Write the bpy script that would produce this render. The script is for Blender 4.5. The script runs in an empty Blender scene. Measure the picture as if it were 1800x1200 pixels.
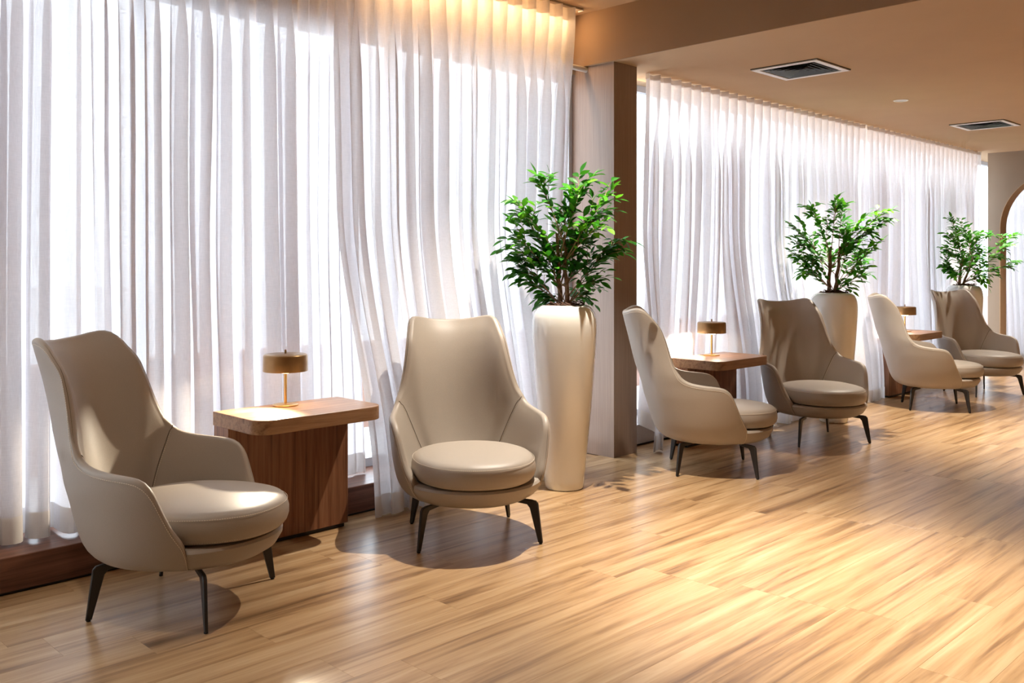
import bpy, math, random
import numpy as np
from mathutils import Vector, Matrix

random.seed(7)
sc = bpy.context.scene
COL = sc.collection
R = math.radians
PI = math.pi

# ------------------------------------------------------------------ camera
EYE = 1.36
TH = math.atan(1640 / 1630)
cam_d = bpy.data.cameras.new('camera')
cam = bpy.data.objects.new('camera', cam_d)
COL.objects.link(cam)
cam.location = (0, 0, EYE)
cam.rotation_euler = (PI / 2, 0, TH - PI / 2)
cam_d.sensor_width = 36
cam_d.lens = 1630 / 1800 * 36
cam_d.shift_y = -138 / 1800
cam_d.clip_start = 0.05
sc.camera = cam

# ------------------------------------------------------------------ colour, world, exposure
vs = sc.view_settings
vs.view_transform = 'Standard'
vs.look = 'None'
vs.exposure = 0.0
vs.gamma = 1
vs.use_curve_mapping = False
try:
    sc.cycles.use_denoising = True
    sc.cycles.max_bounces = 10
    sc.cycles.transparent_max_bounces = 16
    sc.cycles.transmission_bounces = 8
    sc.cycles.diffuse_bounces = 6
    sc.cycles.sample_clamp_indirect = 8
except Exception:
    pass

w = bpy.data.worlds.new('overcast')
sc.world = w
w.use_nodes = True
bg = w.node_tree.nodes['Background']
bg.inputs[0].default_value = (0.83, 0.90, 1.0, 1)
bg.inputs[1].default_value = 6.6

WARM = (1.0, 0.905, 0.78)
ZR, ZL = 3.14, 2.765          # raised and lower ceiling heights


def spot(x, y, z, watts, size=86, blend=0.55, col=WARM, r=0.016, aim=None):
    d = bpy.data.lights.new('ceiling_or_fill_spot', 'SPOT')
    d.energy = watts; d.spot_size = R(size); d.spot_blend = blend
    d.color = col; d.shadow_soft_size = r
    o = bpy.data.objects.new('ceiling_or_fill_spot', d); COL.objects.link(o)
    o.location = (x, y, z)
    if aim:
        o.rotation_euler = (Vector(aim) - Vector((x, y, z))).to_track_quat('-Z', 'Y').to_euler()
    return o


def strip(x0, x1, y, z, watts, col, aim):
    d = bpy.data.lights.new('cove_strip', 'AREA')
    d.shape = 'RECTANGLE'; d.size = x1 - x0; d.size_y = 0.03
    d.energy = watts; d.color = col
    o = bpy.data.objects.new('cove_strip', d); COL.objects.link(o)
    o.location = ((x0 + x1) / 2, y, z)
    q = Vector(aim).to_track_quat('-Z', 'Y')
    o.rotation_euler = q.to_euler()
    return o


# one row above the armchairs
spot(3.95, 3.30, ZR - .03, 680, 84, 1.0, aim=(3.75, 2.95, 0))
spot(8.04, 3.317, ZL - .03, 460, 96, 1.0)
spot(11.7, 3.32, ZL - .03, 460, 96, 1.0)
spot(0.72, 3.32, ZR - .03, 70, 76, .6)
# the room's middle row
spot(3.70, 1.70, ZR - .03, 860, 54, 1.0)
spot(7.9, 1.5, ZL - .03, 560, 76, .9)
spot(11.7, 1.5, ZL - .03, 420, 80, .7)
# unseen rows behind the camera, added as fill so floor bounce brightens the ceiling
for x in (0.5, 4.0, 7.9, 11.7):
    spot(x, -1.2, (ZR if x < 5 else ZL) - .03, 30 if x < 5 else 240, 100, .8)
    spot(x, -3.6, (ZR if x < 5 else ZL) - .03, 30 if x < 5 else 240, 100, .8)
# warm strips in the pocket behind the curtain heads
strip(2.6, 4.9, 4.43, 3.07, 21, (1.0, 0.62, 0.29), (0, -1, -.55))
strip(5.4, 12.4, 4.40, 2.735, 11, (1.0, 0.66, 0.36), (0, -1, -.35))


# ------------------------------------------------------------------ materials
def new_mat(name):
    m = bpy.data.materials.new(name)
    m.use_nodes = True
    nt = m.node_tree
    b = nt.nodes['Principled BSDF']
    return m, nt, b


def add(nt, typ, **kw):
    n = nt.nodes.new(typ)
    for k, v in kw.items():
        setattr(n, k, v)
    return n


def ramp(nt, stops):
    n = nt.nodes.new('ShaderNodeValToRGB')
    el = n.color_ramp.elements
    while len(el) < len(stops):
        el.new(0.5)
    for e, (p, c) in zip(el, stops):
        e.position = p; e.color = (*c, 1)
    return n


def plain(name, col, rough=0.5, metal=0, spec=0.5, noise=0.0, scale=60, bump=0.0, coat=0):
    m, nt, b = new_mat(name)
    b.inputs['Roughness'].default_value = rough
    b.inputs['Metallic'].default_value = metal
    b.inputs['Specular IOR Level'].default_value = spec
    b.inputs['Coat Weight'].default_value = coat
    b.inputs['Coat Roughness'].default_value = 0.06
    tc = add(nt, 'ShaderNodeTexCoord')
    nz = add(nt, 'ShaderNodeTexNoise')
    nz.inputs['Scale'].default_value = scale
    nz.inputs['Detail'].default_value = 4
    nt.links.new(tc.outputs['Object'], nz.inputs['Vector'])
    lo = tuple(c * (1 - noise) for c in col); hi = tuple(min(1, c * (1 + noise)) for c in col)
    rp = ramp(nt, [(0.3, lo), (0.7, hi)])
    nt.links.new(nz.outputs['Fac'], rp.inputs[0])
    nt.links.new(rp.outputs[0], b.inputs['Base Color'])
    if bump:
        bp = add(nt, 'ShaderNodeBump')
        bp.inputs['Strength'].default_value = bump
        bp.inputs['Distance'].default_value = 0.002
        nt.links.new(nz.outputs['Fac'], bp.inputs['Height'])
        nt.links.new(bp.outputs[0], b.inputs['Normal'])
    return m


def wood(name, stops, scale, rough=0.4, coord='Object', fine=1.0, spec=0.4, bump=0.15):
    """scale: noise frequency per metre along x, y, z (small = along the grain)"""
    m, nt, b = new_mat(name)
    tc = add(nt, 'ShaderNodeTexCoord')
    mp = add(nt, 'ShaderNodeMapping')
    mp.inputs['Scale'].default_value = scale
    nt.links.new(tc.outputs[coord], mp.inputs['Vector'])
    n1 = add(nt, 'ShaderNodeTexNoise')
    n1.inputs['Scale'].default_value = 1.0
    n1.inputs['Detail'].default_value = 5
    n1.inputs['Roughness'].default_value = 0.62
    n1.inputs['Distortion'].default_value = 0.6
    nt.links.new(mp.outputs[0], n1.inputs['Vector'])
    n2 = add(nt, 'ShaderNodeTexNoise')
    n2.inputs['Scale'].default_value = 5.0
    n2.inputs['Detail'].default_value = 3
    nt.links.new(mp.outputs[0], n2.inputs['Vector'])
    mx = add(nt, 'ShaderNodeMath', operation='MULTIPLY_ADD')
    nt.links.new(n2.outputs['Fac'], mx.inputs[0])
    mx.inputs[1].default_value = 0.28 * fine
    sub = add(nt, 'ShaderNodeMath', operation='SUBTRACT')
    nt.links.new(n1.outputs['Fac'], sub.inputs[0]); sub.inputs[1].default_value = 0.14 * fine
    nt.links.new(sub.outputs[0], mx.inputs[2])
    rp = ramp(nt, stops)
    nt.links.new(mx.outputs[0], rp.inputs[0])
    nt.links.new(rp.outputs[0], b.inputs['Base Color'])
    b.inputs['Roughness'].default_value = rough
    b.inputs['Specular IOR Level'].default_value = spec
    bp = add(nt, 'ShaderNodeBump')
    bp.inputs['Strength'].default_value = bump
    bp.inputs['Distance'].default_value = 0.001
    nt.links.new(mx.outputs[0], bp.inputs['Height'])
    nt.links.new(bp.outputs[0], b.inputs['Normal'])
    return m


M = {}
# floor: light honey vinyl planks, streaked along each plank (uv in metres, each plank its own offset)
M['plank'] = wood('honey_plank', [(0.22, (0.10, 0.050, 0.023)), (0.36, (0.26, 0.148, 0.068)), (0.44, (0.37, 0.223, 0.106)),
                                  (0.54, (0.45, 0.287, 0.146)), (0.74, (0.58, 0.415, 0.240))],
                  (0.75, 15, 1), rough=0.29, coord='UV', fine=0.75, spec=0.5, bump=0.12)
M['gap'] = plain('floor_base', (0.25, 0.15, 0.075), 0.7)
M['walnut_v'] = wood('walnut_vertical', [(0.3, (0.125, 0.048, 0.022)), (0.5, (0.27, 0.115, 0.056)), (0.7, (0.37, 0.175, 0.09))],
                     (38, 38, 1.3), rough=0.36)
M['walnut_h'] = wood('walnut_horizontal', [(0.3, (0.17, 0.082, 0.038)), (0.5, (0.31, 0.165, 0.080)), (0.7, (0.42, 0.24, 0.122))],
                     (1.6, 42, 42), rough=0.38)
M['ledge'] = wood('ledge_wood', [(0.3, (0.075, 0.030, 0.018)), (0.5, (0.145, 0.060, 0.036)), (0.7, (0.20, 0.090, 0.055))],
                  (1.4, 40, 40), rough=0.34)
M['ledge_grey'] = plain('grey_sill', (0.45, 0.42, 0.41), 0.5, noise=0.03)
M['column'] = wood('column_veneer', [(0.3, (0.225, 0.155, 0.118)), (0.5, (0.265, 0.185, 0.142)), (0.7, (0.295, 0.212, 0.166))],
                   (150, 150, 2.2), rough=0.42)
M['ceiling'] = plain('tan_ceiling_paint', (0.50, 0.345, 0.215), 0.9, spec=0.15, noise=0.02, scale=3)
M['wallpaint'] = plain('beige_wall_paint', (0.30, 0.235, 0.18), 0.9, spec=0.15, noise=0.02, scale=3)
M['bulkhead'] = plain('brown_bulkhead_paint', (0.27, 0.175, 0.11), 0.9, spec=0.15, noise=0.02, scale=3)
M['backwall'] = plain('back_wall_paint', (0.60, 0.50, 0.40), 0.9, spec=0.1, noise=0.02, scale=3)
M['jamb'] = plain('jamb_tan', (0.42, 0.28, 0.165), 0.6, noise=0.05)
M['leather'] = plain('taupe_leather', (0.368, 0.318, 0.266), 0.46, noise=0.045, scale=420, bump=0.22, spec=0.45)
M['seam'] = plain('dark_seam', (0.10, 0.075, 0.055), 0.7)
M['stitch'] = plain('pale_thread', (0.78, 0.70, 0.58), 0.6)
M['leg'] = plain('dark_bronze_metal', (0.030, 0.026, 0.024), 0.42, metal=0.3, noise=0.1, scale=200)
M['glide'] = plain('black_rubber', (0.015, 0.015, 0.015), 0.7)
M['ceramic'] = plain('ivory_glaze', (0.80, 0.785, 0.72), 0.10, spec=0.6, noise=0.012, scale=5, coat=0.6)
M['ceramic_w'] = plain('white_glaze', (0.80, 0.80, 0.79), 0.10, spec=0.6, noise=0.012, scale=5, coat=0.6)
M['soil'] = plain('bark_mulch', (0.085, 0.042, 0.026), 0.95, noise=0.6, scale=70, bump=0.8)
M['bark'] = plain('grey_brown_bark', (0.17, 0.105, 0.065), 0.85, noise=0.45, scale=45, bump=0.7)
M['twig'] = plain('tan_twig', (0.32, 0.20, 0.12), 0.8, noise=0.2)
M['bronze'] = plain('antique_bronze', (0.40, 0.25, 0.115), 0.33, metal=0.8, noise=0.08, scale=30)
M['brass'] = plain('brushed_brass', (0.70, 0.46, 0.18), 0.28, metal=0.95, noise=0.05, scale=80)
M['white_metal'] = plain('white_enamel', (0.74, 0.72, 0.69), 0.4)
M['black_metal'] = plain('black_enamel', (0.018, 0.018, 0.018), 0.5)
M['slat'] = plain('dark_grey_slat', (0.022, 0.021, 0.021), 0.42, noise=0.05)
M['grey_frame'] = plain('grey_window_frame', (0.42, 0.43, 0.45), 0.5)
M['rail'] = plain('rail_taupe', (0.40, 0.32, 0.25), 0.6)
M['paving'] = plain('pale_paving', (0.80, 0.79, 0.78), 0.9, noise=0.1, scale=2)
M['brick_out'] = plain('reddish_render', (0.40, 0.25, 0.20), 0.9, noise=0.1, scale=3)

# leaf: green that differs from leaf to leaf
m, nt, b = new_mat('ficus_leaf')
oi = add(nt, 'ShaderNodeObjectInfo')
rp = ramp(nt, [(0.0, (0.016, 0.13, 0.013)), (0.55, (0.045, 0.26, 0.018)), (1.0, (0.15, 0.50, 0.026))])
nt.links.new(oi.outputs['Random'], rp.inputs[0])
nt.links.new(rp.outputs[0], b.inputs['Base Color'])
b.inputs['Roughness'].default_value = 0.42
b.inputs['Specular IOR Level'].default_value = 0.35
tr = add(nt, 'ShaderNodeBsdfTranslucent')
rp2 = ramp(nt, [(0.0, (0.03, 0.18, 0.01)), (1.0, (0.16, 0.50, 0.02))])
nt.links.new(oi.outputs['Random'], rp2.inputs[0])
nt.links.new(rp2.outputs[0], tr.inputs[0])
ms = add(nt, 'ShaderNodeMixShader'); ms.inputs[0].default_value = 0.35
nt.links.new(b.outputs[0], ms.inputs[1]); nt.links.new(tr.outputs[0], ms.inputs[2])
nt.links.new(ms.outputs[0], nt.nodes['Material Output'].inputs[0])
M['leaf'] = m


def sheer(name, col, clear, trans):
    """linen voile: weave lets some light straight through, scatters the rest"""
    m, nt, b = new_mat(name)
    nt.nodes.remove(b)
    tc = add(nt, 'ShaderNodeTexCoord')
    fac = []
    for sca in ((420, 420, 26), (26, 26, 520)):
        mp = add(nt, 'ShaderNodeMapping'); mp.inputs['Scale'].default_value = sca
        nt.links.new(tc.outputs['Object'], mp.inputs['Vector'])
        nz = add(nt, 'ShaderNodeTexNoise'); nz.inputs['Scale'].default_value = 1; nz.inputs['Detail'].default_value = 2
        nt.links.new(mp.outputs[0], nz.inputs['Vector'])
        fac.append(nz)
    av = add(nt, 'ShaderNodeMath', operation='ADD')
    nt.links.new(fac[0].outputs['Fac'], av.inputs[0]); nt.links.new(fac[1].outputs['Fac'], av.inputs[1])
    mr = add(nt, 'ShaderNodeMapRange')
    mr.inputs['From Min'].default_value = 0.7; mr.inputs['From Max'].default_value = 1.3
    mr.inputs['To Min'].default_value = clear * 0.35; mr.inputs['To Max'].default_value = clear * 1.65
    nt.links.new(av.outputs[0], mr.inputs[0])
    df = add(nt, 'ShaderNodeBsdfDiffuse'); df.inputs[0].default_value = (*col, 1)
    tl = add(nt, 'ShaderNodeBsdfTranslucent'); tl.inputs[0].default_value = (*col, 1)
    tp = add(nt, 'ShaderNodeBsdfTransparent')
    m1 = add(nt, 'ShaderNodeMixShader'); m1.inputs[0].default_value = trans
    nt.links.new(df.outputs[0], m1.inputs[1]); nt.links.new(tl.outputs[0], m1.inputs[2])
    m2 = add(nt, 'ShaderNodeMixShader')
    nt.links.new(mr.outputs[0], m2.inputs[0])
    nt.links.new(m1.outputs[0], m2.inputs[1]); nt.links.new(tp.outputs[0], m2.inputs[2])
    nt.links.new(m2.outputs[0], nt.nodes['Material Output'].inputs[0])
    return m


M['voile'] = sheer('linen_voile', (0.82, 0.80, 0.815), 0.085, 0.37)
M['hem'] = sheer('doubled_linen', (0.80, 0.77, 0.74), 0.02, 0.35)
M['heading'] = sheer('heading_tape_cloth', (0.72, 0.64, 0.56), 0.01, 0.22)

# glass pane: clear with a fresnel gloss
m, nt, b = new_mat('window_glass')
nt.nodes.remove(b)
tp = add(nt, 'ShaderNodeBsdfTransparent'); tp.inputs[0].default_value = (0.93, 0.95, 0.95, 1)
gl = add(nt, 'ShaderNodeBsdfGlossy'); gl.inputs['Roughness'].default_value = 0.02
lw = add(nt, 'ShaderNodeLayerWeight'); lw.inputs[0].default_value = 0.5
pw = add(nt, 'ShaderNodeMath', operation='POWER'); pw.inputs[1].default_value = 5
nt.links.new(lw.outputs['Facing'], pw.inputs[0])
fr = add(nt, 'ShaderNodeMath', operation='MULTIPLY_ADD'); fr.inputs[1].default_value = 0.6; fr.inputs[2].default_value = 0.03
nt.links.new(pw.outputs[0], fr.inputs[0])
ms = add(nt, 'ShaderNodeMixShader')
nt.links.new(fr.outputs[0], ms.inputs[0]); nt.links.new(tp.outputs[0], ms.inputs[1]); nt.links.new(gl.outputs[0], ms.inputs[2])
nt.links.new(ms.outputs[0], nt.nodes['Material Output'].inputs[0])
M['glass'] = m


def glow(name, col, s):
    m, nt, b = new_mat(name)
    b.inputs['Base Color'].default_value = (*col, 1)
    b.inputs['Emission Color'].default_value = (*col, 1)
    b.inputs['Emission Strength'].default_value = s
    return m


M['bulb'] = glow('lit_diffuser', (1.0, 0.80, 0.50), 9.0)
M['lens'] = plain('downlight_lens', (0.55, 0.55, 0.55), 0.3)


# ------------------------------------------------------------------ mesh helpers
class MB:
    def __init__(s):
        s.v = []; s.f = []

    def quadgrid(s, P, wrap_u=False, wrap_v=False, flip=False):
        n, k = len(P), len(P[0])
        b0 = len(s.v)
        for row in P:
            s.v.extend([tuple(map(float, p)) for p in row])
        for i in range(n if wrap_u else n - 1):
            for j in range(k if wrap_v else k - 1):
                a = b0 + i * k + j; b = b0 + i * k + (j + 1) % k
                c = b0 + ((i + 1) % n) * k + (j + 1) % k; d = b0 + ((i + 1) % n) * k + j
                s.f.append((a, d, c, b) if flip else (a, b, c, d))
        return b0

    def ring_cap(s, start, n, flip=False):
        r = list(range(start, start + n))
        s.f.append(tuple(r[::-1] if flip else r))

    def lathe(s, prof, n=48, c=(0, 0), sx=1, sy=1):
        rows = [[(c[0] + r * sx * math.cos(2 * PI * j / n), c[1] + r * sy * math.sin(2 * PI * j / n), z) for j in range(n)] for r, z in prof]
        b0 = s.quadgrid(rows, wrap_v=True)
        s.ring_cap(b0, n, True)
        s.ring_cap(b0 + (len(prof) - 1) * n, n)

    def box(s, x0, x1, y0, y1, z0, z1, bev=0.0):
        if bev <= 0:
            b0 = len(s.v)
            s.v += [(x0, y0, z0), (x1, y0, z0), (x1, y1, z0), (x0, y1, z0), (x0, y0, z1), (x1, y0, z1), (x1, y1, z1), (x0, y1, z1)]
            s.f += [tuple(b0 + i for i in q) for q in ((3, 2, 1, 0), (4, 5, 6, 7), (0, 1, 5, 4), (1, 2, 6, 5), (2, 3, 7, 6), (3, 0, 4, 7))]
            return
        rows = []
        for z, i in ((z0, bev), (z0 + bev, 0), (z1 - bev, 0), (z1, bev)):
            rows.append([(x0 + bev, y0 + i, z), (x1 - bev, y0 + i, z), (x1 - i, y0 + bev, z), (x1 - i, y1 - bev, z),
                         (x1 - bev, y1 - i, z), (x0 + bev, y1 - i, z), (x0 + i, y1 - bev, z), (x0 + i, y0 + bev, z)])
        b0 = s.quadgrid(rows, wrap_v=True)
        s.ring_cap(b0, 8, True); s.ring_cap(b0 + 24, 8)

    def prism(s, outline, z0, z1, bev=0.0):
        n = len(outline)
        cx = sum(p[0] for p in outline) / n; cy = sum(p[1] for p in outline) / n

        def ins(i):
            if i == 0: return outline
            out = []
            for k in range(n):
                p0 = Vector(outline[k - 1]); p1 = Vector(outline[k]); p2 = Vector(outline[(k + 1) % n])
                d = ((p1 - p0).normalized() + (p2 - p1).normalized())
                nn = Vector((-d.y, d.x)).normalized()
                q = p1 + nn * i
                out.append((q.x, q.y))
            return out
        rows = []
        for z, i in ((z0, bev), (z0 + bev, 0), (z1 - bev, 0), (z1, bev)):
            rows.append([(x, y, z) for x, y in ins(i)])
        b0 = s.quadgrid(rows, wrap_v=True)
        s.ring_cap(b0, n, True); s.ring_cap(b0 + 3 * n, n)

    def tube(s, pts, rad, n=8, cap=True):
        pts = [Vector(p) for p in pts]
        k = len(pts)
        if not hasattr(rad, '__len__'): rad = [rad] * k
        rows = []
        up = None
        for i, p in enumerate(pts):
            t = (pts[min(i + 1, k - 1)] - pts[max(i - 1, 0)]).normalized()
            if up is None:
                up = Vector((0, 0, 1)) if abs(t.z) < 0.9 else Vector((1, 0, 0))
            a = up - t * up.dot(t)
            if a.length < 1e-5:
                a = t.orthogonal()
            a.normalize(); b = t.cross(a); up = a
            rows.append([p + (a * math.cos(2 * PI * j / n) + b * math.sin(2 * PI * j / n)) * rad[i] for j in range(n)])
        b0 = s.quadgrid(rows, wrap_v=True)
        if cap:
            s.ring_cap(b0, n, True); s.ring_cap(b0 + (k - 1) * n, n)

    def mesh(s, name, mat, smooth=True, uv=None):
        me = bpy.data.meshes.new(name)
        me.from_pydata(s.v, [], s.f)
        me.validate()
        if mat: me.materials.append(mat)
        if smooth:
            me.polygons.foreach_set('use_smooth', [True] * len(me.polygons))
            try:
                me.set_sharp_from_angle(angle=R(38))
            except Exception:
                pass
        if uv:
            l = me.uv_layers.new(name='uv')
            for lp in me.loops:
                x, y, z = me.vertices[lp.vertex_index].co
                l.data[lp.index].uv = uv(x, y, z)
        me.update()
        return me

    def obj(s, name, mat, parent=None, smooth=True, uv=None):
        o = bpy.data.objects.new(name, s.mesh(name, mat, smooth, uv))
        COL.objects.link(o)
        if parent: o.parent = parent
        return o


def tag(o, label=None, cat=None, group=None, kind=None):
    if label: o['label'] = label
    if cat: o['category'] = cat
    if group: o['group'] = group
    if kind: o['kind'] = kind
    return o


def thing(name, label, cat, loc=(0, 0, 0), rz=0, group=None):
    o = bpy.data.objects.new(name, None)
    COL.objects.link(o)
    o.location = loc; o.rotation_euler = (0, 0, rz)
    o.empty_display_size = 0.1
    return tag(o, label, cat, group)


def copy_tree(o, parent=None):
    c = o.copy(); COL.objects.link(c)
    if parent: c.parent = parent
    for ch in o.children:
        copy_tree(ch, c)
    return c


def struct(o):
    o['kind'] = 'structure'
    return o


def pchip(xs, ys):
    xs = np.array(xs, float); ys = np.array(ys, float)
    h = np.diff(xs); d = np.diff(ys) / h
    mm = np.zeros(len(xs))
    mm[0] = d[0]; mm[-1] = d[-1]
    for i in range(1, len(xs) - 1):
        mm[i] = 0 if d[i - 1] * d[i] <= 0 else 2 * d[i - 1] * d[i] / (d[i - 1] + d[i])

    def f(x):
        x = min(max(x, xs[0]), xs[-1])
        i = min(max(int(np.searchsorted(xs, x)) - 1, 0), len(h) - 1)
        t = (x - xs[i]) / h[i]
        return float((2 * t**3 - 3 * t**2 + 1) * ys[i] + (t**3 - 2 * t**2 + t) * h[i] * mm[i]
                     + (-2 * t**3 + 3 * t**2) * ys[i + 1] + (t**3 - t**2) * h[i] * mm[i + 1])
    return f


def sstep(a, b, x):
    t = min(max((x - a) / (b - a), 0), 1)
    return t * t * (3 - 2 * t)


# ------------------------------------------------------------------ structure
XL, XR, YB = -2.5, 12.7, -5.0
XFAR = 17.0
YG = 4.5                                   # glass line

mb = MB(); mb.box(XL, XFAR, YB, 4.62, -0.12, -0.006)
floor = struct(mb.obj('floor', M['gap'], smooth=False))
# planks: one object each, sharing a few meshes whose uv differ
PW, PL = 0.212, 1.37
variants = []
for k in range(28):
    mb = MB()
    g = 0.0002
    rows = []
    for z, i in ((-0.006, 0), (-0.0004, 0), (0.0, 0.0004)):
        rows.append([(g + i, g + i, z), (PL - g - i, g + i, z), (PL - g - i, PW - g - i, z), (g + i, PW - g - i, z)])
    b0 = mb.quadgrid(rows, wrap_v=True)
    mb.ring_cap(b0 + 8, 4)
    ox, oy = random.uniform(0, 90), random.uniform(0, 40)
    variants.append(mb.mesh('plank', M['plank'], smooth=False, uv=lambda x, y, z, ox=ox, oy=oy: (x + ox, y + oy)))
# row offsets read from the visible end joints (world x of one end in each row)
row_ends = {3.372: 1.162, 3.16: 1.40, 2.948: 1.74, 2.736: 2.42, 2.524: 1.778, 2.312: 1.97, 2.10: 3.35, 1.888: 3.445, 1.676: 3.46}
cand = []
k = -8
y_top = 3.584
for r_ in range(26):
    y0 = 3.584 + 0.212 * 3 - 0.212 * (r_ + 1)
    e = None
    for yy, xx in row_ends.items():
        if abs(yy - y0) < 0.03: e = xx
    if e is None: e = random.uniform(0, PL)
    x = e - PL * math.ceil((e - 0.0) / PL) - PL
    while x < 15.5:
        # distance of the plank to the eye, and whether it is in the pictured part of the floor
        cx, cy = x + PL / 2, y0 + PW / 2
        dep = cx * math.cos(TH) + cy * math.sin(TH)
        lat = cx * math.sin(TH) - cy * math.cos(TH)
        if dep > 0.6 and y0 < 4.2:
            infr = dep > 1.7 and abs(lat) / dep < 0.70
            cand.append((not infr, dep, x, y0))
        x += PL
cand.sort()
rest = MB(); rest_uv = []
for i, (nf, dep, x, y0) in enumerate(cand):
    me = variants[random.randrange(len(variants))]
    if i < 290:
        o = bpy.data.objects.new('plank', me); COL.objects.link(o)
        o.parent = floor; o.location = (x, y0, 0)
    else:
        b0 = len(rest.v)
        for v in me.vertices: rest.v.append((v.co.x + x, v.co.y + y0, v.co.z))
        for p in me.polygons: rest.f.append(tuple(b0 + q for q in p.vertices))
if rest.f:
    o = rest.obj('planking', M['plank'], floor, smooth=False, uv=lambda x, y, z: (x + 37 * (round(y / PW - .3) % 7), y))
    tag(o, kind='stuff')

# ceilings: the raised one on the left, the lower one from the bulkhead on
XB = 5.05
mb = MB(); mb.box(XL, XB + 0.2, YB, 4.62, ZR, ZR + 0.12)
struct(mb.obj('ceiling', M['ceiling'], smooth=False))
mb = MB(); mb.box(XB, XFAR, YB, 4.62, ZL, ZR - 0.002)
struct(mb.obj('ceiling', M['ceiling'], smooth=False))

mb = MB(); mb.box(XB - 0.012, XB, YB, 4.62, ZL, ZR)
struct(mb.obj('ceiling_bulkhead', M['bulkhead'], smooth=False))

# walls out of sight close the room
mb = MB(); mb.box(XL - .12, XL, YB, 4.62, 0, ZR)
struct(mb.obj('wall_left', M['backwall'], smooth=False))
mb = MB(); mb.box(XL, XFAR, YB - .12, YB, 0, ZR)
struct(mb.obj('wall_back', M['backwall'], smooth=False))
mb = MB(); mb.box(XFAR, XFAR + .12, YB, 4.62, 0, ZR)
struct(mb.obj('wall_far', M['backwall'], smooth=False))

# end wall with the round-headed opening
AY1, AR, AZ = 3.98, 0.69, 1.80           # left jamb, radius, spring line
arch = []
for k in range(33):
    a = PI * k / 32
    arch.append((AY1 - AR + AR * math.cos(a), AZ + AR * math.sin(a)))
YE = 4.13
yl = AY1 - 2 * AR
loop_in = [(AY1, 0.0)] + arch + [(yl, 0.0)]
mb = MB()


def ring_out(y, z):
    return (y, z)


for X0, flip in ((XR, False), (XR + 0.22, True)):
    b0 = len(mb.v)
    n = len(arch)
    for y, z in arch: mb.v.append((X0, y, z))
    for y, z in arch: mb.v.append((X0, y, ZL))
    q = []
    for i in range(n - 1):
        q.append((b0 + i, b0 + i + 1, b0 + n + i + 1, b0 + n + i))
    e = len(mb.v)
    mb.v += [(X0, YE, 0), (X0, YE, ZL), (X0, AY1, 0), (X0, AY1, ZL), (X0, yl, 0), (X0, yl, ZL), (X0, YB, 0), (X0, YB, ZL)]
    q += [(e, e + 2, e + 3, e + 1), (e + 4, e + 6, e + 7, e + 5)]
    mb.f += [f[::-1] if flip else f for f in q]
mb.quadgrid([[(XR, YE, z) for z in (0, ZL)], [(XR + .22, YE, z) for z in (0, ZL)]])
wr = struct(mb.obj('wall_right', M['wallpaint'], smooth=False))
mb = MB()
mb.quadgrid([[(x, y, z) for y, z in loop_in] for x in (XR - 0.004, XR + 0.224)])
mb.quadgrid([[(XR - 0.004, y, z) for y, z in loop_in],
             [(XR - 0.004, AY1 - AR + (y - AY1 + AR) * 1.012, AZ + (z - AZ) * (1.012 if z > AZ else 1)) for y, z in loop_in]])
mb.obj('arch_lining', M['jamb'], wr)

# window walls: head above the glass, ledge below, glass with mullions between
mb = MB(); mb.box(XL, 5.06, YG - .06, YG + .1, 2.72, ZR)
struct(mb.obj('wall_window_head', M['wallpaint'], smooth=False))


def ledge(x0, x1, yf, name, mat):
    mb = MB(); mb.box(x0, x1, yf, YG + 0.06, 0.012, 0.155, 0.003)
    o = struct(mb.obj(name, mat))
    mb = MB(); mb.box(x0, x1, yf + 0.012, YG, 0, 0.012)
    mb.obj('shadow_gap', M['black_metal'], o, smooth=False)
    return o


ledge(XL, 4.70, 4.145, 'baseboard_window', M['ledge'])
ledge(5.324, XFAR, 4.235, 'baseboard_window', M['ledge_grey'])

mb = MB(); mb.box(5.062, 5.322, 4.085, YG + .1, 0, ZL)
struct(mb.obj('column', M['column'], smooth=False))


def window(name, x0, x1, posts, z1):
    mb = MB()
    mb.box(x0, x1, YG, YG + .06, 0.155, 0.205); mb.box(x0, x1, YG, YG + .06, z1 - 0.05, z1)
    fr = struct(mb.obj(name, M['grey_frame'], smooth=False))
    ps = [x0] + posts + [x1]
    for i, p in enumerate(ps):
        h = 0.022 if 0 < i < len(ps) - 1 else 0.018
        c = min(max(p, x0 + h), x1 - h)
        mb = MB(); mb.box(c - h, c + h, YG - .03, YG + .06, 0.205, z1 - .05, 0.002)
        mb.obj('mullion', M['grey_frame'], fr, smooth=False)
    for a, b_ in zip(ps[:-1], ps[1:]):
        mb = MB(); mb.box(a + .018, b_ - .018, YG + .024, YG + .032, 0.205, z1 - .05)
        mb.obj('pane', M['glass'], fr, smooth=False)
    return fr


window('window_1', XL, 5.06, [-1.2, 0.3, 1.9, 3.45], 2.72)
window('window_2', 5.32, XFAR, [6.9, 8.95, 10.9, 12.1, 15.2], ZL)

# outside: pale paving and a low rendered wall across the street
mb = MB(); mb.box(-14, 40, 4.7, 60, -0.3, -0.15)
struct(mb.obj('ground', M['paving'], smooth=False))
mb = MB(); mb.box(-10, 34, 7.0, 7.25, -0.15, 0.62)
struct(mb.obj('wall_outside', M['brick_out'], smooth=False))


# ------------------------------------------------------------------ curtains
def vnoise(seed):
    rr = random.Random(seed)
    tab = [rr.uniform(-1, 1) for _ in range(512)]

    def f(x):
        i = math.floor(x); t = x - i; t = t * t * (3 - 2 * t)
        return tab[i % 512] * (1 - t) + tab[(i + 1) % 512] * t
    return f


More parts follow.
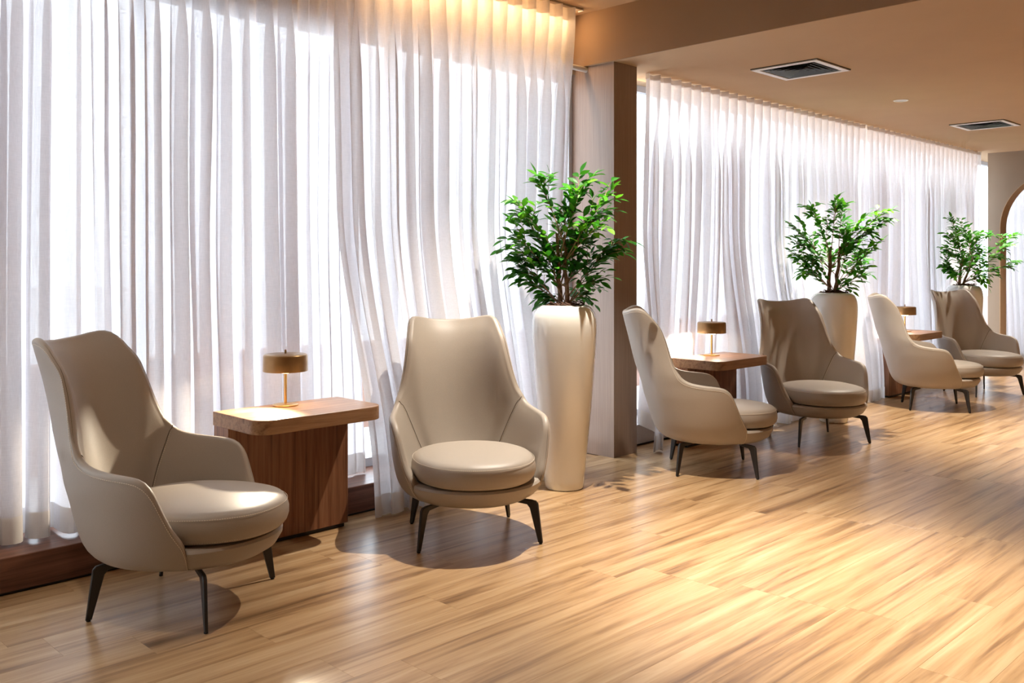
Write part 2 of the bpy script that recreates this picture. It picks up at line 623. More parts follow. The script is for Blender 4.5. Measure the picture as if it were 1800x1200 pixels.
def curtain(label, x0, x1, ytop, ztop, seed, foot, pitch=0.176, group='sheer curtains along the windows', name='curtain', left_flare=0.0, right_flare=0.0, per=22, band=0.085, wob=1.0, calm=None):
    """foot(x) -> (y, z) of the hem at x"""
    root = thing(name, label, 'curtain', ((x0 + x1) / 2, ytop, 0), 0, group)
    n = max(3, round((x1 - x0) / pitch))
    p = (x1 - x0) / n
    n1, n2, n3, n4, n5 = (vnoise(seed * 10 + i) for i in range(5))
    S = n * per
    ss = [i / per for i in range(S + 1)]

    def point(s, z, dy=0.0):
        xb = x0 + p * s
        fy, fz = foot(xb)
        top = sstep(ztop - 0.75, ztop - 0.10, z)       # 1 at the head
        low = 1 - (z - fz) / (ztop - fz)
        c = math.cos(2 * PI * s)
        head_y = -0.055 * max(0, c) ** 4 + 0.012
        am = (0.030 + 0.018 * low) * (1 + 0.60 * n1(s * 0.9 + 3))
        cf = 1.0
        if calm: cf = 1 - .7 * sstep(calm[0] - .12, calm[0], xb) * (1 - sstep(calm[1], calm[1] + .12, xb))
        am *= cf
        ph = 0.45 * n2(s * 0.5 + z * 0.25 * wob) + 0.7 * n5(s * 0.37)
        body_y = -am * math.cos(2 * PI * s + ph) + cf * 0.020 * n3(s * 2.3 + 0.5 * z) + cf * 0.012 * math.sin(2 * PI * (2 * s) + 3 * n4(s * .4))
        B = 0.19 * p * (1 + 0.5 * n4(s * 0.8))
        body_x = B * math.sin(4 * PI * s + 2 * ph + 0.5 * n3(s)) + wob * (0.030 * low * n2(s * 0.7 + 11) + 0.012 * low * n1(s * .5 + z * 1.2))
        x = xb + (1 - top) * body_x
        if left_flare: x += left_flare * low ** 1.5 * (1 - s / n) ** 2
        if right_flare: x += right_flare * low ** 1.5 * (s / n) ** 2
        fall = sstep(1.7, 0.12, z)
        yc = ytop + (fy - ytop) * fall
        return (x - (x0 + x1) / 2, yc - ytop + top * head_y + (1 - top) * body_y + dy, z)

    def sheet(za, zb, rows, dy, nm, mat, follow=False):
        G = []
        for j in range(rows + 1):
            t = j / rows
            row = []
            for s in ss:
                fz = foot(x0 + p * s)[1] + 0.006 * n4(s * .7)
                a = fz + za if za < 1 else za
                b_ = fz + zb if zb < 1 else zb
                row.append(point(s, a + (b_ - a) * t, dy))
            G.append(row)
        m_ = MB(); m_.quadgrid(G)
        o = m_.obj(nm, mat, root)
        return o
    sheet(0.0, ztop, 44, 0, 'cloth', M['voile'])
    sheet(0.001, 0.115, 3, -0.004, 'hem', M['hem'])
    sheet(ztop - band, ztop, 3, 0.005, 'heading_tape', M['heading'])
    return root


def foot_a(x): return (4.36, 0.162)


def foot_b(x):
    t = sstep(2.9, 3.05, x)
    return (4.025, 0.006)


curtain('widest white sheer curtain at the left, hanging onto the brown ledge behind the left chair', 0.45, 3.14, 4.395, 3.118, 3, foot_a, 0.124, per=18, calm=(2.82, 3.3))
curtain('white sheer curtain right of the first table, falling to the floor behind the nearest vase', 2.86, 4.825, 4.275, 3.125, 4, foot_b, 0.128, per=18, calm=(2.7, 3.04), left_flare=0.10, right_flare=-0.22)


def foot_c(x):
    t = sstep(5.62, 5.72, x) * (1 - sstep(6.5, 6.62, x))
    return (3.98 + 0.21 * t, 0.006 + 0.156 * t)


def foot_d(x):
    t = sstep(9.2, 9.3, x) * (1 - sstep(10.15, 10.25, x))
    return ((4.0 if x < 9.8 else 4.11) + (.19 if x < 9.8 else .08) * t, 0.006 + 0.156 * t)


curtain('white sheer curtain right of the brown column, behind the second lamp and second vase', 5.52, 9.12, 4.16, ZL - 0.006, 5, foot_c, 0.132, left_flare=-0.16, per=16, band=0.04, wob=.3)
curtain('white sheer curtain at the far end beside the arch wall, behind the third vase', 9.16, 12.42, 4.16, ZL - 0.006, 6, foot_d, 0.134, per=12, band=0.04, wob=.3)
curtain('pale curtain seen through the round arch in the far right room', 13.0, 16.4, 4.16, ZL - 0.006, 8, lambda x: (4.12, 0.006), 0.2, per=12)


def rail(label, x0, x1, y, z):
    o = thing('curtain_rail', label, 'rail', ((x0 + x1) / 2, y, z))
    h = (x1 - x0) / 2
    mb = MB(); mb.box(-h, h, -0.022, 0.022, -0.014, 0, 0.003)
    mb.obj('track', M['rail'], o)
    for s in (-1, 1):
        mb = MB(); mb.box(s * h - .006, s * h + .006, -0.024, 0.024, -0.018, 0, 0.002)
        mb.obj('end_cap', M['white_metal'], o)


rail('ceiling rail above the near window curtains, ending at the bulkhead', XL + .1, 4.93, 4.275, ZR)
mb = MB()
mb.tube([(4.7, 0, 0), (5.19, 0, 0), (5.2, 0, 0)], [0.019, 0.019, 0.015], 16)
o = thing('blind_tube', 'short white round tube under the bulkhead at the column top', 'tube', (0, 4.34, ZL - 0.022))
ob = mb.obj('tube', M['white_metal'], o)
mb = MB(); mb.box(5.13, 5.16, -.012, .012, 0.012, 0.024)
mb.obj('bracket', M['white_metal'], o, smooth=False)


# ------------------------------------------------------------------ armchair
ZT = [.205, .213, .235, .275, .33, .43, .55, .62, .70, .80, .90, 1.0, 1.07]
f_yc = pchip(ZT, [0, 0, 0, 0, 0, 0, 0.005, .03, .10, .19, .285, .385, .445])
f_rb = pchip(ZT, [.25, .295, .335, .370, .393, .422, .452, .445, .405, .34, .27, .195, .15])
f_wx = pchip(ZT, [.25, .292, .330, .358, .376, .392, .402, .398, .358, .316, .285, .262, .248])
f_rf = pchip(ZT, [.29, .335, .372, .396, .408, .410, .410, .41, .41, .41, .41, .41, .41])


def shell_pt(a, z):
    """a: degrees from the back centre, signed"""
    s, c = math.sin(R(a)), math.cos(R(a))
    return np.array((f_wx(z) * s, f_yc(z) + (f_rb(z) if c > 0 else f_rf(z)) * c, z))


BND = [(0, 1.026, 0), (25, 1.032, 6), (48, 1.046, 11), (66, 1.052, 15), (78, 1.043, 17), (84, 1.012, 19), (84, .965, 21), (76, .875, 23.5), (68.5, .785, 26),
       (63.5, .695, 28), (62, .634, 30), (64.5, .607, 38), (71, .590, 50), (80, .580, 63), (88, .574, 75), (94.5, .566, 85), (99, .548, 93),
       (102.5, .515, 99), (106, .455, 105), (111, .375, 111), (116, .312, 115), (117.3, .275, 116.6), (117.8, .238, 117.5), (118, .214, 118)]
# chord-length parameter along the boundary
_pts = [shell_pt(a, z) for a, z, _ in BND]
_d = [0.0]
for i in range(1, len(_pts)): _d.append(_d[-1] + float(np.linalg.norm(_pts[i] - _pts[i - 1])))
b_a = pchip(_d, [q[0] for q in BND]); b_z = pchip(_d, [q[1] for q in BND]); b_0 = pchip(_d, [q[2] for q in BND])
S_JUNC = _d[10]
NC = 52
ss_ = sorted(set([_d[-1] * k / NC for k in range(NC + 1)] + [S_JUNC]))
JI = ss_.index(S_JUNC)
TR = [0, .02, .05, .09, .14, .2, .27, .35, .43, .51, .59, .67, .75, .82, .88, .93, .97, 1.0]


def column_pts(sv, sign):
    aB, zB, a0 = b_a(sv), b_z(sv), b_0(sv)
    out = []
    for t in TR:
        out.append(shell_pt(sign * (a0 + (aB - a0) * t ** 1.7), .205 + (zB - .205) * t))
    return out


full = [column_pts(sv, -1) for sv in reversed(ss_)] + [column_pts(sv, 1) for sv in ss_[1:]]
G = np.array(full)                                     # columns x rows x 3
NCOL, NROW = G.shape[:2]
du = np.gradient(G, axis=0); dv = np.gradient(G, axis=1)
Nn = np.cross(du, dv)
Nn /= (np.linalg.norm(Nn, axis=2, keepdims=True) + 1e-9)
mid = G.mean(axis=(0, 1)); mid[2] = .6
# make normals point inwards
for i in range(NCOL):
    for j in range(NROW):
        to = np.array((0, f_yc(G[i, j, 2]) - 0.0, G[i, j, 2])) - G[i, j]
        if np.dot(Nn[i, j], to) < 0: Nn[i, j] *= -1
TV = dv / (np.linalg.norm(dv, axis=2, keepdims=True) + 1e-9)
TH_IN = np.zeros((NCOL, NROW))
for i in range(NCOL):
    q = abs(i - (NCOL - 1) / 2) / ((NCOL - 1) / 2)
    edge = .034
    for j, t in enumerate(TR):
        sv = ss_[abs(i - (NCOL // 2))]
        backness = 1 - sstep(S_JUNC * .75, S_JUNC * 1.15, sv)
        full_th = .050 + backness * (.022 + .048 * sstep(.55, .90, G[i, j, 2]))
        TH_IN[i, j] = edge + (full_th - edge) * (1 - t ** 5) ** 0.6 if t < 1 else edge
IN = G + Nn * TH_IN[:, :, None]
for _ in range(24):                                    # padding evens out over the shell, its edge stays
    L_ = IN.copy()
    L_[1:-1, 1:-1] = (IN[:-2, 1:-1] + IN[2:, 1:-1] + IN[1:-1, :-2] + IN[1:-1, 2:]) / 4
    L_[1:-1, 0] = (IN[:-2, 0] + IN[2:, 0]) / 2
    k_ = np.minimum(1, (NROW - 1 - np.arange(NROW)) / 3)[None, :, None] * .8
    IN = IN * (1 - k_) + L_ * k_


def rim(i):
    """rounded lip joining outer and inner surface over the top edge of column i"""
    o_, n_, t_ = G[i, -1], Nn[i, -1], TV[i, -1]
    th = TH_IN[i, -1]
    out = []
    for k in range(1, 6):
        a = PI * k / 6
        out.append(o_ + n_ * (th / 2 - th / 2 * math.cos(a)) + t_ * (th * .42 * math.sin(a)))
    return out


outer_mb = MB()
rows = []
for i in range(NCOL):
    rows.append(list(G[i]) + rim(i) + list(IN[i][::-1][:NROW - 3]))
outer_mb.quadgrid(rows)

# seat base under the cushion
NB = 96
base_mb = MB()
brow = []
for z, ins in ((.204, .16), (.2045, .02), (.213, .0), (.235, .0), (.272, .001), (.290, .006), (.300, .018), (.303, .045), (.303, .15)):
    r_ = []
    for k in range(NB):
        a = 360 * k / NB
        aa = a if a <= 180 else a - 360
        hide = .010 * (1 - sstep(116.5, 118.5, abs(aa)))
        p = shell_pt(aa, z)
        c = np.array((0, 0, z)); d = p - c; L = np.linalg.norm(d[:2])
        p = c + d * (1 - (ins + hide) / L)
        r_.append((p[0], p[1], z))
    brow.append(r_)
b0 = base_mb.quadgrid(brow, wrap_v=True)
base_mb.ring_cap(b0, NB); base_mb.ring_cap(b0 + 8 * NB, NB, True)

# cushion
CY = -0.075


def cush_pt(a, k, z):
    s, c = math.sin(a), math.cos(a)
    pw = 0.93
    x = .294 * math.copysign(abs(s) ** pw, s); y = (.325 if c > 0 else .338) * math.copysign(abs(c) ** pw, c)
    L = math.hypot(x, y)
    return (x * (1 + k / L), CY + y * (1 + k / L), z)


cush_mb = MB()
crow = []
for z, k in ((.304, -.12), (.304, -.055), (.307, -.026), (.314, -.010), (.328, .002), (.350, .009), (.374, .009), (.393, .004), (.405, -.001), (.412, -.007)):
    crow.append([cush_pt(2 * PI * j / NB, k, z) for j in range(NB)])
for f_, z in ((.955, .4195), (.88, .427), (.75, .4355), (.55, .4425), (.3, .4455), (.08, .446)):
    crow.append([(p[0] * f_, CY + (p[1] - CY) * f_, z) for p in [cush_pt(2 * PI * j / NB, 0, z) for j in range(NB)]])
b0 = cush_mb.quadgrid(crow, wrap_v=True)
cush_mb.ring_cap(b0, NB); cush_mb.ring_cap(b0 + (len(crow) - 1) * NB, NB, True)


def dashes(path, r=0.0011, dash=0.006, gap=0.003, closed=False):
    """a row of thread stitches along a path"""
    m_ = MB()
    pts = [Vector(p) for p in path]
    if closed: pts.append(pts[0])
    acc = 0; pos = 0.0
    seg = []
    L = [0.0]
    for a, b_ in zip(pts[:-1], pts[1:]): L.append(L[-1] + (b_ - a).length)

    def at(d):
        i = min(max(int(np.searchsorted(L, d)) - 1, 0), len(pts) - 2)
        t = (d - L[i]) / max(1e-9, L[i + 1] - L[i])
        return pts[i].lerp(pts[i + 1], t)
    d = 0
    while d + dash < L[-1]:
        m_.tube([at(d), at(d + dash)], r, 4, cap=False)
        d += dash + gap
    return m_


def make_chair(label, loc, rz, group):
    root = thing('armchair', label, 'armchair', loc, rz, group)
    sh = outer_mb.obj('shell', M['leather'], root)
    # stitching just inside the outer edge, and the dark seam on it
    edge = [G[i, -1] + Nn[i, -1] * -.0008 - TV[i, -1] * .007 for i in range(NCOL)]
    tag(dashes(edge).obj('edge_stitching', M['stitch'], sh), 'pale thread along the shell edge')
    lip = [G[i, -1] + Nn[i, -1] * .010 + TV[i, -1] * .0105 for i in range(NCOL)]
    m_ = MB(); m_.tube(lip, 0.0014, 5)
    m_.obj('edge_seam', M['seam'], sh)
    for s in (-1, 1):
        ci = NCOL // 2 + s * JI
        path = [IN[ci, j] + Nn[ci, j] * .0004 for j in range(NROW - 1, 6, -1)]
        path = [rim(ci)[3], rim(ci)[4]] + path
        m_ = MB(); m_.tube(path, 0.0016, 5)
        m_.obj('back_seam', M['seam'], sh)
        off = s
        path2 = [IN[ci + off, j] * .35 + IN[ci, j] * .65 + Nn[ci, j] * .0006 for j in range(NROW - 1, 6, -1)]
        tag(dashes(path2, .0009).obj('seam_stitching', M['stitch'], sh), 'pale thread beside the back seam')
    base_mb.obj('seat_base', M['leather'], root)
    cu = cush_mb.obj('seat_cushion', M['leather'], root)
    top = [cush_pt(2 * PI * j / 120, .0025, .406) for j in range(120)]
    tag(dashes(top, closed=True).obj('cushion_stitching', M['stitch'], cu), 'pale thread round the cushion top')
    low = [cush_pt(2 * PI * j / 120, -.006, .319) for j in range(120)]
    tag(dashes(low, closed=True).obj('cushion_stitching', M['stitch'], cu), 'pale thread round the cushion foot')
    for fx, fy, b in ((-.297, -.25, 0), (.297, -.25, 0), (-.26, .245, 1), (.26, .245, 1)):
        r_f = math.hypot(fx, fy); r_k = r_f - .030
        u = Vector((fx, fy, 0)) / r_f
        tn = Vector((-u.y, u.x, 0))
        prof = [(r_k - .115, .2085), (r_k - .02, .2085), (r_k + .004, .205), (r_k + .016, .192), (r_f + .011, .006),
                (r_f - .011, .006), (r_k - .026, .168), (r_k - .040, .184), (r_k - .115, .190)]
        m_ = MB()
        rowsL = []
        for w_, ins in ((-.0085, .0035), (-.0055, 0), (.0055, 0), (.0085, .0035)):
            cx = sum(p[0] for p in prof) / len(prof); cz = sum(p[1] for p in prof) / len(prof)
            rr = []
            n_ = len(prof)
            for k in range(n_):
                p0, p1, p2 = Vector(prof[k - 1]), Vector(prof[k]), Vector(prof[(k + 1) % n_])
                d = ((p1 - p0).normalized() + (p2 - p1).normalized())
                nn = Vector((d.y, -d.x)).normalized()
                q = p1 + nn * ins
                tap = 1 if q.y > .15 else .72 + .28 * q.y / .15
                v = u * q.x + tn * w_ * tap
                rr.append((v.x, v.y, q.y))
            rowsL.append(rr)
        b0 = m_.quadgrid(rowsL, wrap_v=True)
        m_.ring_cap(b0, n_, True); m_.ring_cap(b0 + 3 * n_, n_)
        lg = m_.obj('leg', M['leg'], root)
        m_ = MB(); m_.lathe([(.006, 0), (.008, .001), (.008, .007)], 12, (fx, fy))
        m_.obj('foot_glide', M['glide'], lg)
    return root


GCH = 'taupe leather armchairs along the curtains'
chair0 = make_chair('taupe leather armchair at the far left, turned right, half lit by the first lamp', (1.695, 3.584, 0), R(-53.8 + 90), GCH)
for lab, x, y, ph in (
        ('brightly lit taupe leather armchair facing the camera beside the nearest tall vase', 3.138, 3.456, -120.6),
        ('taupe armchair seen side-on in front of the brown column, its back to it', 5.269, 3.426, -50.3),
        ('taupe armchair facing left, in front of the second tall vase, right of the second table', 6.715, 3.425, -121),
        ('small far taupe armchair seen from its side, in front of the third table', 8.979, 3.394, -60),
        ('farthest taupe armchair with leaf shadows on its back, in front of the white vase', 10.33, 3.42, -119)):
    c = copy_tree(chair0)
    c['label'] = lab
    c.location = (x, y, 0); c.rotation_euler = (0, 0, R(ph + 90))


# ------------------------------------------------------------------ side table
def rounded(x0, x1, y0, y1, r):
    """outline counter-clockwise; front (-y) corners rounded, back square"""
    o = [(x1, y1), (x0, y1)]
    for k in range(9):
        a = PI + PI / 2 * k / 8
        o.append((x0 + r + r * math.cos(a), y0 + r + r * math.sin(a)))
    for k in range(9):
        a = 1.5 * PI + PI / 2 * k / 8
        o.append((x1 - r + r * math.cos(a), y0 + r + r * math.sin(a)))
    return o


def make_table(label, loc):
    root = thing('side_table', label, 'table', loc, 0, 'walnut side tables between the chairs')
    mb = MB(); mb.prism(rounded(-.352, .352, -.212, .212, .085), .586, .652, .0022)
    mb.obj('tabletop', M['walnut_h'], root)
    mb = MB(); mb.box(-.349, .322, .070, .211, .020, .586, .002)
    mb.obj('pedestal', M['walnut_v'], root)
    mb = MB(); mb.box(-.335, .305, .082, .205, 0, .020)
    mb.obj('plinth', M['black_metal'], root, smooth=False)
    return root


t0 = make_table('nearest walnut side table with a rounded top between the two front chairs', (2.459, 3.931, 0))
for lab, x, y in (('second walnut side table, right of the brown column under the second lamp', 6.065, 3.852),
                  ('farthest walnut side table, mostly hidden behind the far side-on armchair', 9.63, 3.875)):
    c = copy_tree(t0); c['label'] = lab; c.location = (x, y, 0)


# ------------------------------------------------------------------ lamp
def point_beam(lo, v):
    v = Vector(v)
    f = Vector((v.x, v.y, 0)).normalized()
    lo.location = (f.x * .050, f.y * .050 - .012, .1815)
    lo.rotation_euler = v.to_track_quat('-Z', 'Y').to_euler()


def make_lamp(label, loc, bulb_dir):
    root = thing('table_lamp', label, 'lamp', loc, 0, 'bronze table lamps')
    mb = MB(); mb.lathe([(.058, 0), (.0625, .002), (.0625, .006), (.060, .0075), (.02, .009), (.009, .011)], 48)
    mb.obj('base', M['brass'], root)
    mb = MB(); mb.tube([(0, 0, .008), (0, 0, .25)], .0075, 20)
    mb.obj('stem', M['brass'], root)
    mb = MB()
    outer = [(.109, .172), (.1095, .174), (.1085, .245), (.106, .252), (.100, .256), (.006, .259)]
    inner = [(.006, .2565), (.099, .253), (.104, .246), (.106, .174), (.106, .172)]
    prof = outer + inner
    rows = [[(r * math.cos(2 * PI * j / 56), r * math.sin(2 * PI * j / 56), z) for j in range(56)] for r, z in prof]
    mb.quadgrid(rows + [rows[0]], wrap_v=True)
    sh = mb.obj('lamp_shade', M['bronze'], root)
    mb = MB(); mb.tube([(0, 0, .255), (0, 0, .276), (0, 0, .278)], [.0055, .0055, .004], 16)
    mb.obj('knob', M['bronze'], sh)
    mb = MB(); mb.lathe([(.010, .160), (.022, .161), (.032, .165), (.036, .171), (.034, .177), (.010, .178)], 32)
    mb.obj('diffuser', M['bulb'], root)
    d = bpy.data.lights.new('lamp_bulb', 'POINT')
    d.energy = 3.5; d.color = (1.0, 0.84, 0.62); d.shadow_soft_size = 0.010
    lo = bpy.data.objects.new('lamp_bulb', d); COL.objects.link(lo)
    lo.parent = root; lo.location = (0.0, -.045, .186)
    d = bpy.data.lights.new('lamp_beam', 'SPOT')                     # the bulb lies on its side and throws mostly one way
    d.energy = 60; d.color = (1.0, 0.86, 0.66); d.shadow_soft_size = 0.008; d.spot_size = R(125); d.spot_blend = .7
    lo = bpy.data.objects.new('lamp_beam', d); COL.objects.link(lo)
    lo.parent = root
    point_beam(lo, bulb_dir)
    return root


l0 = make_lamp('nearest bronze drum table lamp, lit, on the first walnut table', (2.450, 4.062, .652), (-.92, -.36, -.42))
for lab, x, y, bd in (('lit bronze drum lamp on the second table, throwing a glow onto the curtain', 6.10, 3.965, (-.75, .55, -.35)),
                      ('smallest, farthest bronze drum lamp, lit, behind the far side-on armchair', 9.66, 3.945, (-.75, .5, -.35))):
    c = copy_tree(l0); c['label'] = lab; c.location = (x, y, .652)
    for ch in c.children:
        if ch.type == 'LIGHT' and ch.data.type == 'SPOT': point_beam(ch, bd)


# ------------------------------------------------------------------ vases
VP = [(.095, 0), (.112, .003), (.118, .012), (.121, .05), (.133, .18), (.147, .32), (.163, .48), (.177, .65), (.188, .80), (.1945, .92), (.1955, .98),
      (.192, 1.025), (.183, 1.06), (.168, 1.085), (.150, 1.10), (.133, 1.106), (.126, 1.105), (.122, 1.098), (.121, 1.07)]


def make_vase(label, loc, mat):
    root = thing('tall_vase', label, 'planter', loc, 0, 'tall glazed floor vases')
    mb = MB()
    rows = [[(r * math.cos(2 * PI * j / 72), r * math.sin(2 * PI * j / 72), z) for j in range(72)] for r, z in VP]
    b0 = mb.quadgrid(rows, wrap_v=True); mb.ring_cap(b0, 72, True)
    mb.obj('vessel', mat, root)
    mb = MB()
    rr = random.Random(3)
    rows = []
    for q in range(9):
        r = .121 * (1 - q / 8.5)
        rows.append([(r * math.cos(2 * PI * j / 40), r * math.sin(2 * PI * j / 40), 1.100 + .016 * (q / 8) + rr.uniform(-.006, .012)) for j in range(40)])
    mb.quadgrid(rows, wrap_v=True)
    mb.ring_cap(8 * 40, 40)
    for q in range(46):
        a = rr.uniform(0, 2 * PI); r = .118 * math.sqrt(rr.random())
        x, y, z = r * math.cos(a), r * math.sin(a), 1.112 + rr.uniform(-.002, .012)
        b_ = rr.uniform(0, PI); l_ = rr.uniform(.008, .022)
        mb.tube([(x - l_ * math.cos(b_), y - l_ * math.sin(b_), z - .003), (x + l_ * math.cos(b_), y + l_ * math.sin(b_), z + .005)], rr.uniform(.002, .005), 5)
    mb.obj('mulch', M['soil'], root, smooth=False)
    return root


POTS = [(4.19, 3.765), (7.57, 3.70), (11.08, 3.855)]
make_vase('nearest tall cream glazed vase left of the brown column', (*POTS[0], 0), M['ceramic'])
make_vase('second tall cream glazed vase, half behind the right armchair of the middle group', (*POTS[1], 0), M['ceramic'])
make_vase('farthest tall vase, whiter than the others, behind the last armchair', (*POTS[2], 0), M['ceramic_w'])

# ------------------------------------------------------------------ ficus plants
leafs = []
rl = random.Random(21)
for k in range(6):
    mb = MB()
    bend = rl.uniform(.1, .5); tw = rl.uniform(-.3, .3); fold = rl.uniform(.12, .35)
    rows = []
    prof = [(0, .02), (.12, .16), (.3, .43), (.5, .5), (.7, .40), (.87, .19), (1.0, .012)]
    for t, hw in prof:
        x = t * .95; z = -bend * t * t * .38
        h = hw * .41
        c_, s_ = math.cos(tw * t), math.sin(tw * t)
        row = []
        for q in (-1, 0, 1):
            yy = q * h; zz = abs(q) * h * fold
            row.append((x, yy * c_ - zz * s_, z + yy * s_ + zz * c_))
        rows.append(row)
    mb.quadgrid(rows)
    leafs.append(mb)
leaf_me = [mb.mesh('leaf', M['leaf']) for mb in leafs]


def make_plant(label, loc, seed, tips, trunks, lean_depth=0.22, ywall=4.06, leaf_len=.086):
    rr = random.Random(seed)
    root = thing('ficus_plant', label, 'plant', (loc[0], loc[1], 1.10), TH - PI / 2, 'ficus plants in the tall vases')
    # local x runs along the picture, local y away from the eye, z up from the vase rim
    tk = []
    for base, top, r0 in trunks:
        pts = []
        b_, t_ = Vector(base), Vector(top)
        for q in range(9):
            t = q / 8
            p = b_.lerp(t_, t) + Vector((rr.uniform(-.006, .006), rr.uniform(-.006, .006), 0)) * (1 if 0 < q < 8 else 0)
            pts.append(p)
        mb = MB(); mb.tube(pts, [r0 * (1 - .45 * q / 8) for q in range(9)], 10)
        mb.obj('trunk', M['bark'], root)
        tk.append(pts)
    tw = MB()
    spots = []

    def spray(p0, p1, r0, leaves, spacing):
        ctrl = p0.lerp(p1, .55) + Vector((rr.uniform(-.02, .02), rr.uniform(-.02, .02), .045))
        P = []
        for q in range(11):
            t = q / 10
            P.append(p0 * (1 - t) ** 2 + ctrl * 2 * t * (1 - t) + p1 * t * t)
        tw.tube(P, [r0 * (1 - .75 * q / 10) for q in range(11)], 5)
        L = sum((P[i + 1] - P[i]).length for i in range(10))
        n = max(3, int(L * leaves / spacing))
        side = rr.choice((-1, 1))
        for k in range(n + 1):
            t = 1 - leaves * k / n
            i = min(int(t * 10), 9)
            p = P[i].lerp(P[i + 1], t * 10 - i)
            tan = (P[i + 1] - P[i]).normalized()
            out = tan.cross(Vector((0, 0, 1)))
            if out.length < .1: out = Vector((1, 0, 0))
            out.normalize()
            side = -side
            if k == 0:
                d = tan
            else:
                d = (tan * rr.uniform(.5, .95) + out * side * rr.uniform(.6, 1.0) + Vector((0, 0, rr.uniform(-.45, .3))))
            d.normalize()
            spots.append((p, d, leaf_len * rr.uniform(.72, 1.12)))
        return P
    for (tx, tz) in tips:
        ty = min(rr.uniform(-lean_depth, lean_depth) * .9, (ywall - .07 - loc[1] + .705 * tx) / .709)
        t_ = rr.choice(tk)
        tip = Vector((tx, ty, tz))
        h = min(max(tz * .72 - .18 + rr.uniform(-.06, .06), .05), t_[-1].z)
        k = min(int(h / max(t_[-1].z, .01) * 8), 8)
        P = spray(t_[k], tip, .0040, .70, .021)
        for _ in range(6):
            i = rr.randrange(4, 9)
            d = (P[i + 1] - P[i]).normalized() if i < 10 else Vector((0, 0, 1))
            e = P[i] + (d + Vector((rr.uniform(-.8, .8), rr.uniform(-.8, .8), rr.uniform(-.5, .6)))).normalized() * rr.uniform(.08, .17)
            spray(P[i], e, .0022, .85, .022)
    tw.obj('twigs', M['twig'], root)
    # nearest leaves first (towards the eye = -y)
    spots = [q for q in spots if loc[1] - .705 * (q[0] + q[1] * q[2]).x + .709 * (q[0] + q[1] * q[2]).y < ywall]
    spots.sort(key=lambda q: q[0].y)
    restm = MB()
    for i, (p, d, L) in enumerate(spots):
        k = rr.randrange(len(leafs))
        x = d; up = Vector((rr.uniform(-.5, .5), rr.uniform(-.7, .2), 1))
        y = up.cross(x)
        if y.length < .05: y = Vector((0, 1, 0)).cross(x)
        y.normalize(); z = x.cross(y)
        mat = Matrix(((x.x * L, y.x * L, z.x * L, p.x), (x.y * L, y.y * L, z.y * L, p.y), (x.z * L, y.z * L, z.z * L, p.z), (0, 0, 0, 1)))
        if i < 300:
            o = bpy.data.objects.new('leaf', leaf_me[k]); COL.objects.link(o)
            o.parent = root; o.matrix_local = mat
        else:
            b0 = len(restm.v)
            for v in leafs[k].v: restm.v.append(tuple(mat @ Vector(v)))
            for f in leafs[k].f: restm.f.append(tuple(b0 + q for q in f))
    if restm.f:
        tag(restm.obj('foliage', M['leaf'], root), kind='stuff')
    return root


make_plant('bushy green ficus in the nearest cream vase', (*POTS[0], 0), 5,
           [(-.30, .62), (-.17, .79), (-.22, .52), (-.32, .44), (-.34, .34), (-.30, .28), (-.26, .20), (-.22, .12), (-.11, .02),
            (.16, .77), (.28, .70), (.27, .60), (.08, .66), (.22, .50), (.36, .40), (.30, .34), (.24, .26), (.18, .14), (.12, .04),
            (-.02, .50), (.04, .40), (-.12, .40), (.12, .42), (-.06, .30), (.08, .28), (-.16, .30), (.0, .60)],
           [((-.025, .01, 0), (-.045, .0, .44), .016), ((.016, -.01, 0), (.0, .0, .43), .015)], ywall=4.14)
make_plant('rounded green ficus in the second vase behind the middle chair', (*POTS[1], 0), 12,
           [(-.34, .58), (-.18, .74), (-.04, .76), (.06, .74), (.20, .62), (.42, .71), (.40, .60), (.38, .46), (-.33, .46), (-.35, .36), (-.32, .26),
            (-.22, .18), (.30, .36), (.32, .28), (.26, .16), (.12, .05), (-.08, .58), (.10, .52), (-.12, .42), (.0, .36), (.16, .40), (-.2, .3), (.24, .5)],
           [((-.04, .01, 0), (-.02, .0, .40), .018), ((.01, -.01, 0), (.06, .0, .40), .019)])
make_plant('sparser, more open ficus in the white vase by the arch', (*POTS[2], 0), 31,
           [(-.10, .78), (.02, .74), (-.26, .58), (-.30, .44), (-.28, .30), (-.26, .20), (-.14, .50), (.05, .52), (.22, .58), (.38, .60), (.62, .58),
            (.44, .46), (.46, .34), (.46, .24), (.36, .20), (.24, .12), (.20, .34), (.10, .26), (-.08, .32), (.12, .06), (-.16, .14), (.30, .40)],
           [((-.05, .01, 0), (-.01, .0, .42), .017), ((-.02, -.01, 0), (.10, .0, .30), .014)])


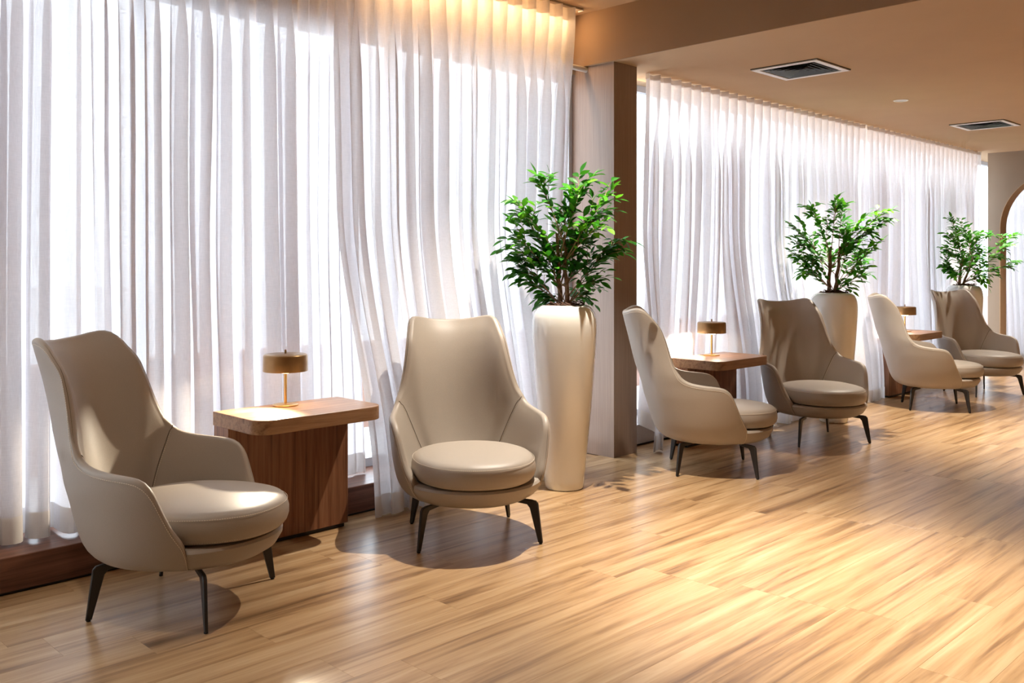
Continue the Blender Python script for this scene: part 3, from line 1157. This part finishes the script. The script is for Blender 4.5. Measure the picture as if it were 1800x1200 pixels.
# ------------------------------------------------------------------ ceiling fittings
def make_vent(label, cx, cy):
    root = thing('ceiling_vent', label, 'vent', (cx, cy, ZL), 0, 'square ceiling vents')
    h = .258

    def ringbox(a, b_, z0, z1):
        m_ = MB()
        m_.box(-a, a, -a, -b_, z0, z1); m_.box(-a, a, b_, a, z0, z1); m_.box(-a, -b_, -b_, b_, z0, z1); m_.box(b_, a, -b_, b_, z0, z1)
        return m_
    ringbox(h, h - .010, -.006, 0).obj('dark_border', M['black_metal'], root, smooth=False)  # thin black border round the white frame
    ringbox(h - .004, h - .046, -.012, -.001).obj('frame', M['white_metal'], root, smooth=False)
    m_ = MB(); m_.box(-h + .046, h - .046, -h + .046, h - .046, -.0025, -.0005)
    m_.obj('backing', M['black_metal'], root, smooth=False)
    a0 = h - .050
    for q in range(4):
        for k in range(5):
            r = a0 - .014 - k * .038
            rot = Matrix.Rotation(q * PI / 2, 4, 'Z')
            w0 = r
            pts = [(-w0, -r, -.013), (w0, -r, -.013), (w0 - .026, -r + .026, -.004), (-w0 + .026, -r + .026, -.004)]
            m_ = MB()
            top = [tuple(rot @ Vector(p)) for p in pts]
            bot = [(p[0], p[1], p[2] + .002) for p in top]
            m_.v = top + bot
            m_.f = [(0, 1, 2, 3), (7, 6, 5, 4), (0, 4, 5, 1), (1, 5, 6, 2), (2, 6, 7, 3), (3, 7, 4, 0)]
            m_.obj('slat', M['slat'], root, smooth=False)
    return root


make_vent('larger looking, nearer square ceiling vent with a white frame', 6.228, 3.296)
make_vent('smaller looking, farther square ceiling vent near the end wall', 10.05, 3.296)
dl = thing('downlight', 'small round recessed downlight between the two ceiling vents', 'downlight', (8.04, 3.317, ZL))
mb = MB()
prof = [(.062, 0), (.062, -.003), (.056, -.006), (.048, -.006), (.045, -.002)]
rows = [[(r * math.cos(2 * PI * j / 40), r * math.sin(2 * PI * j / 40), z) for j in range(40)] for r, z in prof]
mb.quadgrid(rows, wrap_v=True)
mb.obj('trim_ring', M['white_metal'], dl)
mb = MB(); mb.lathe([(.045, -.0005), (.045, -.002)], 32)
mb.obj('lens', M['lens'], dl)
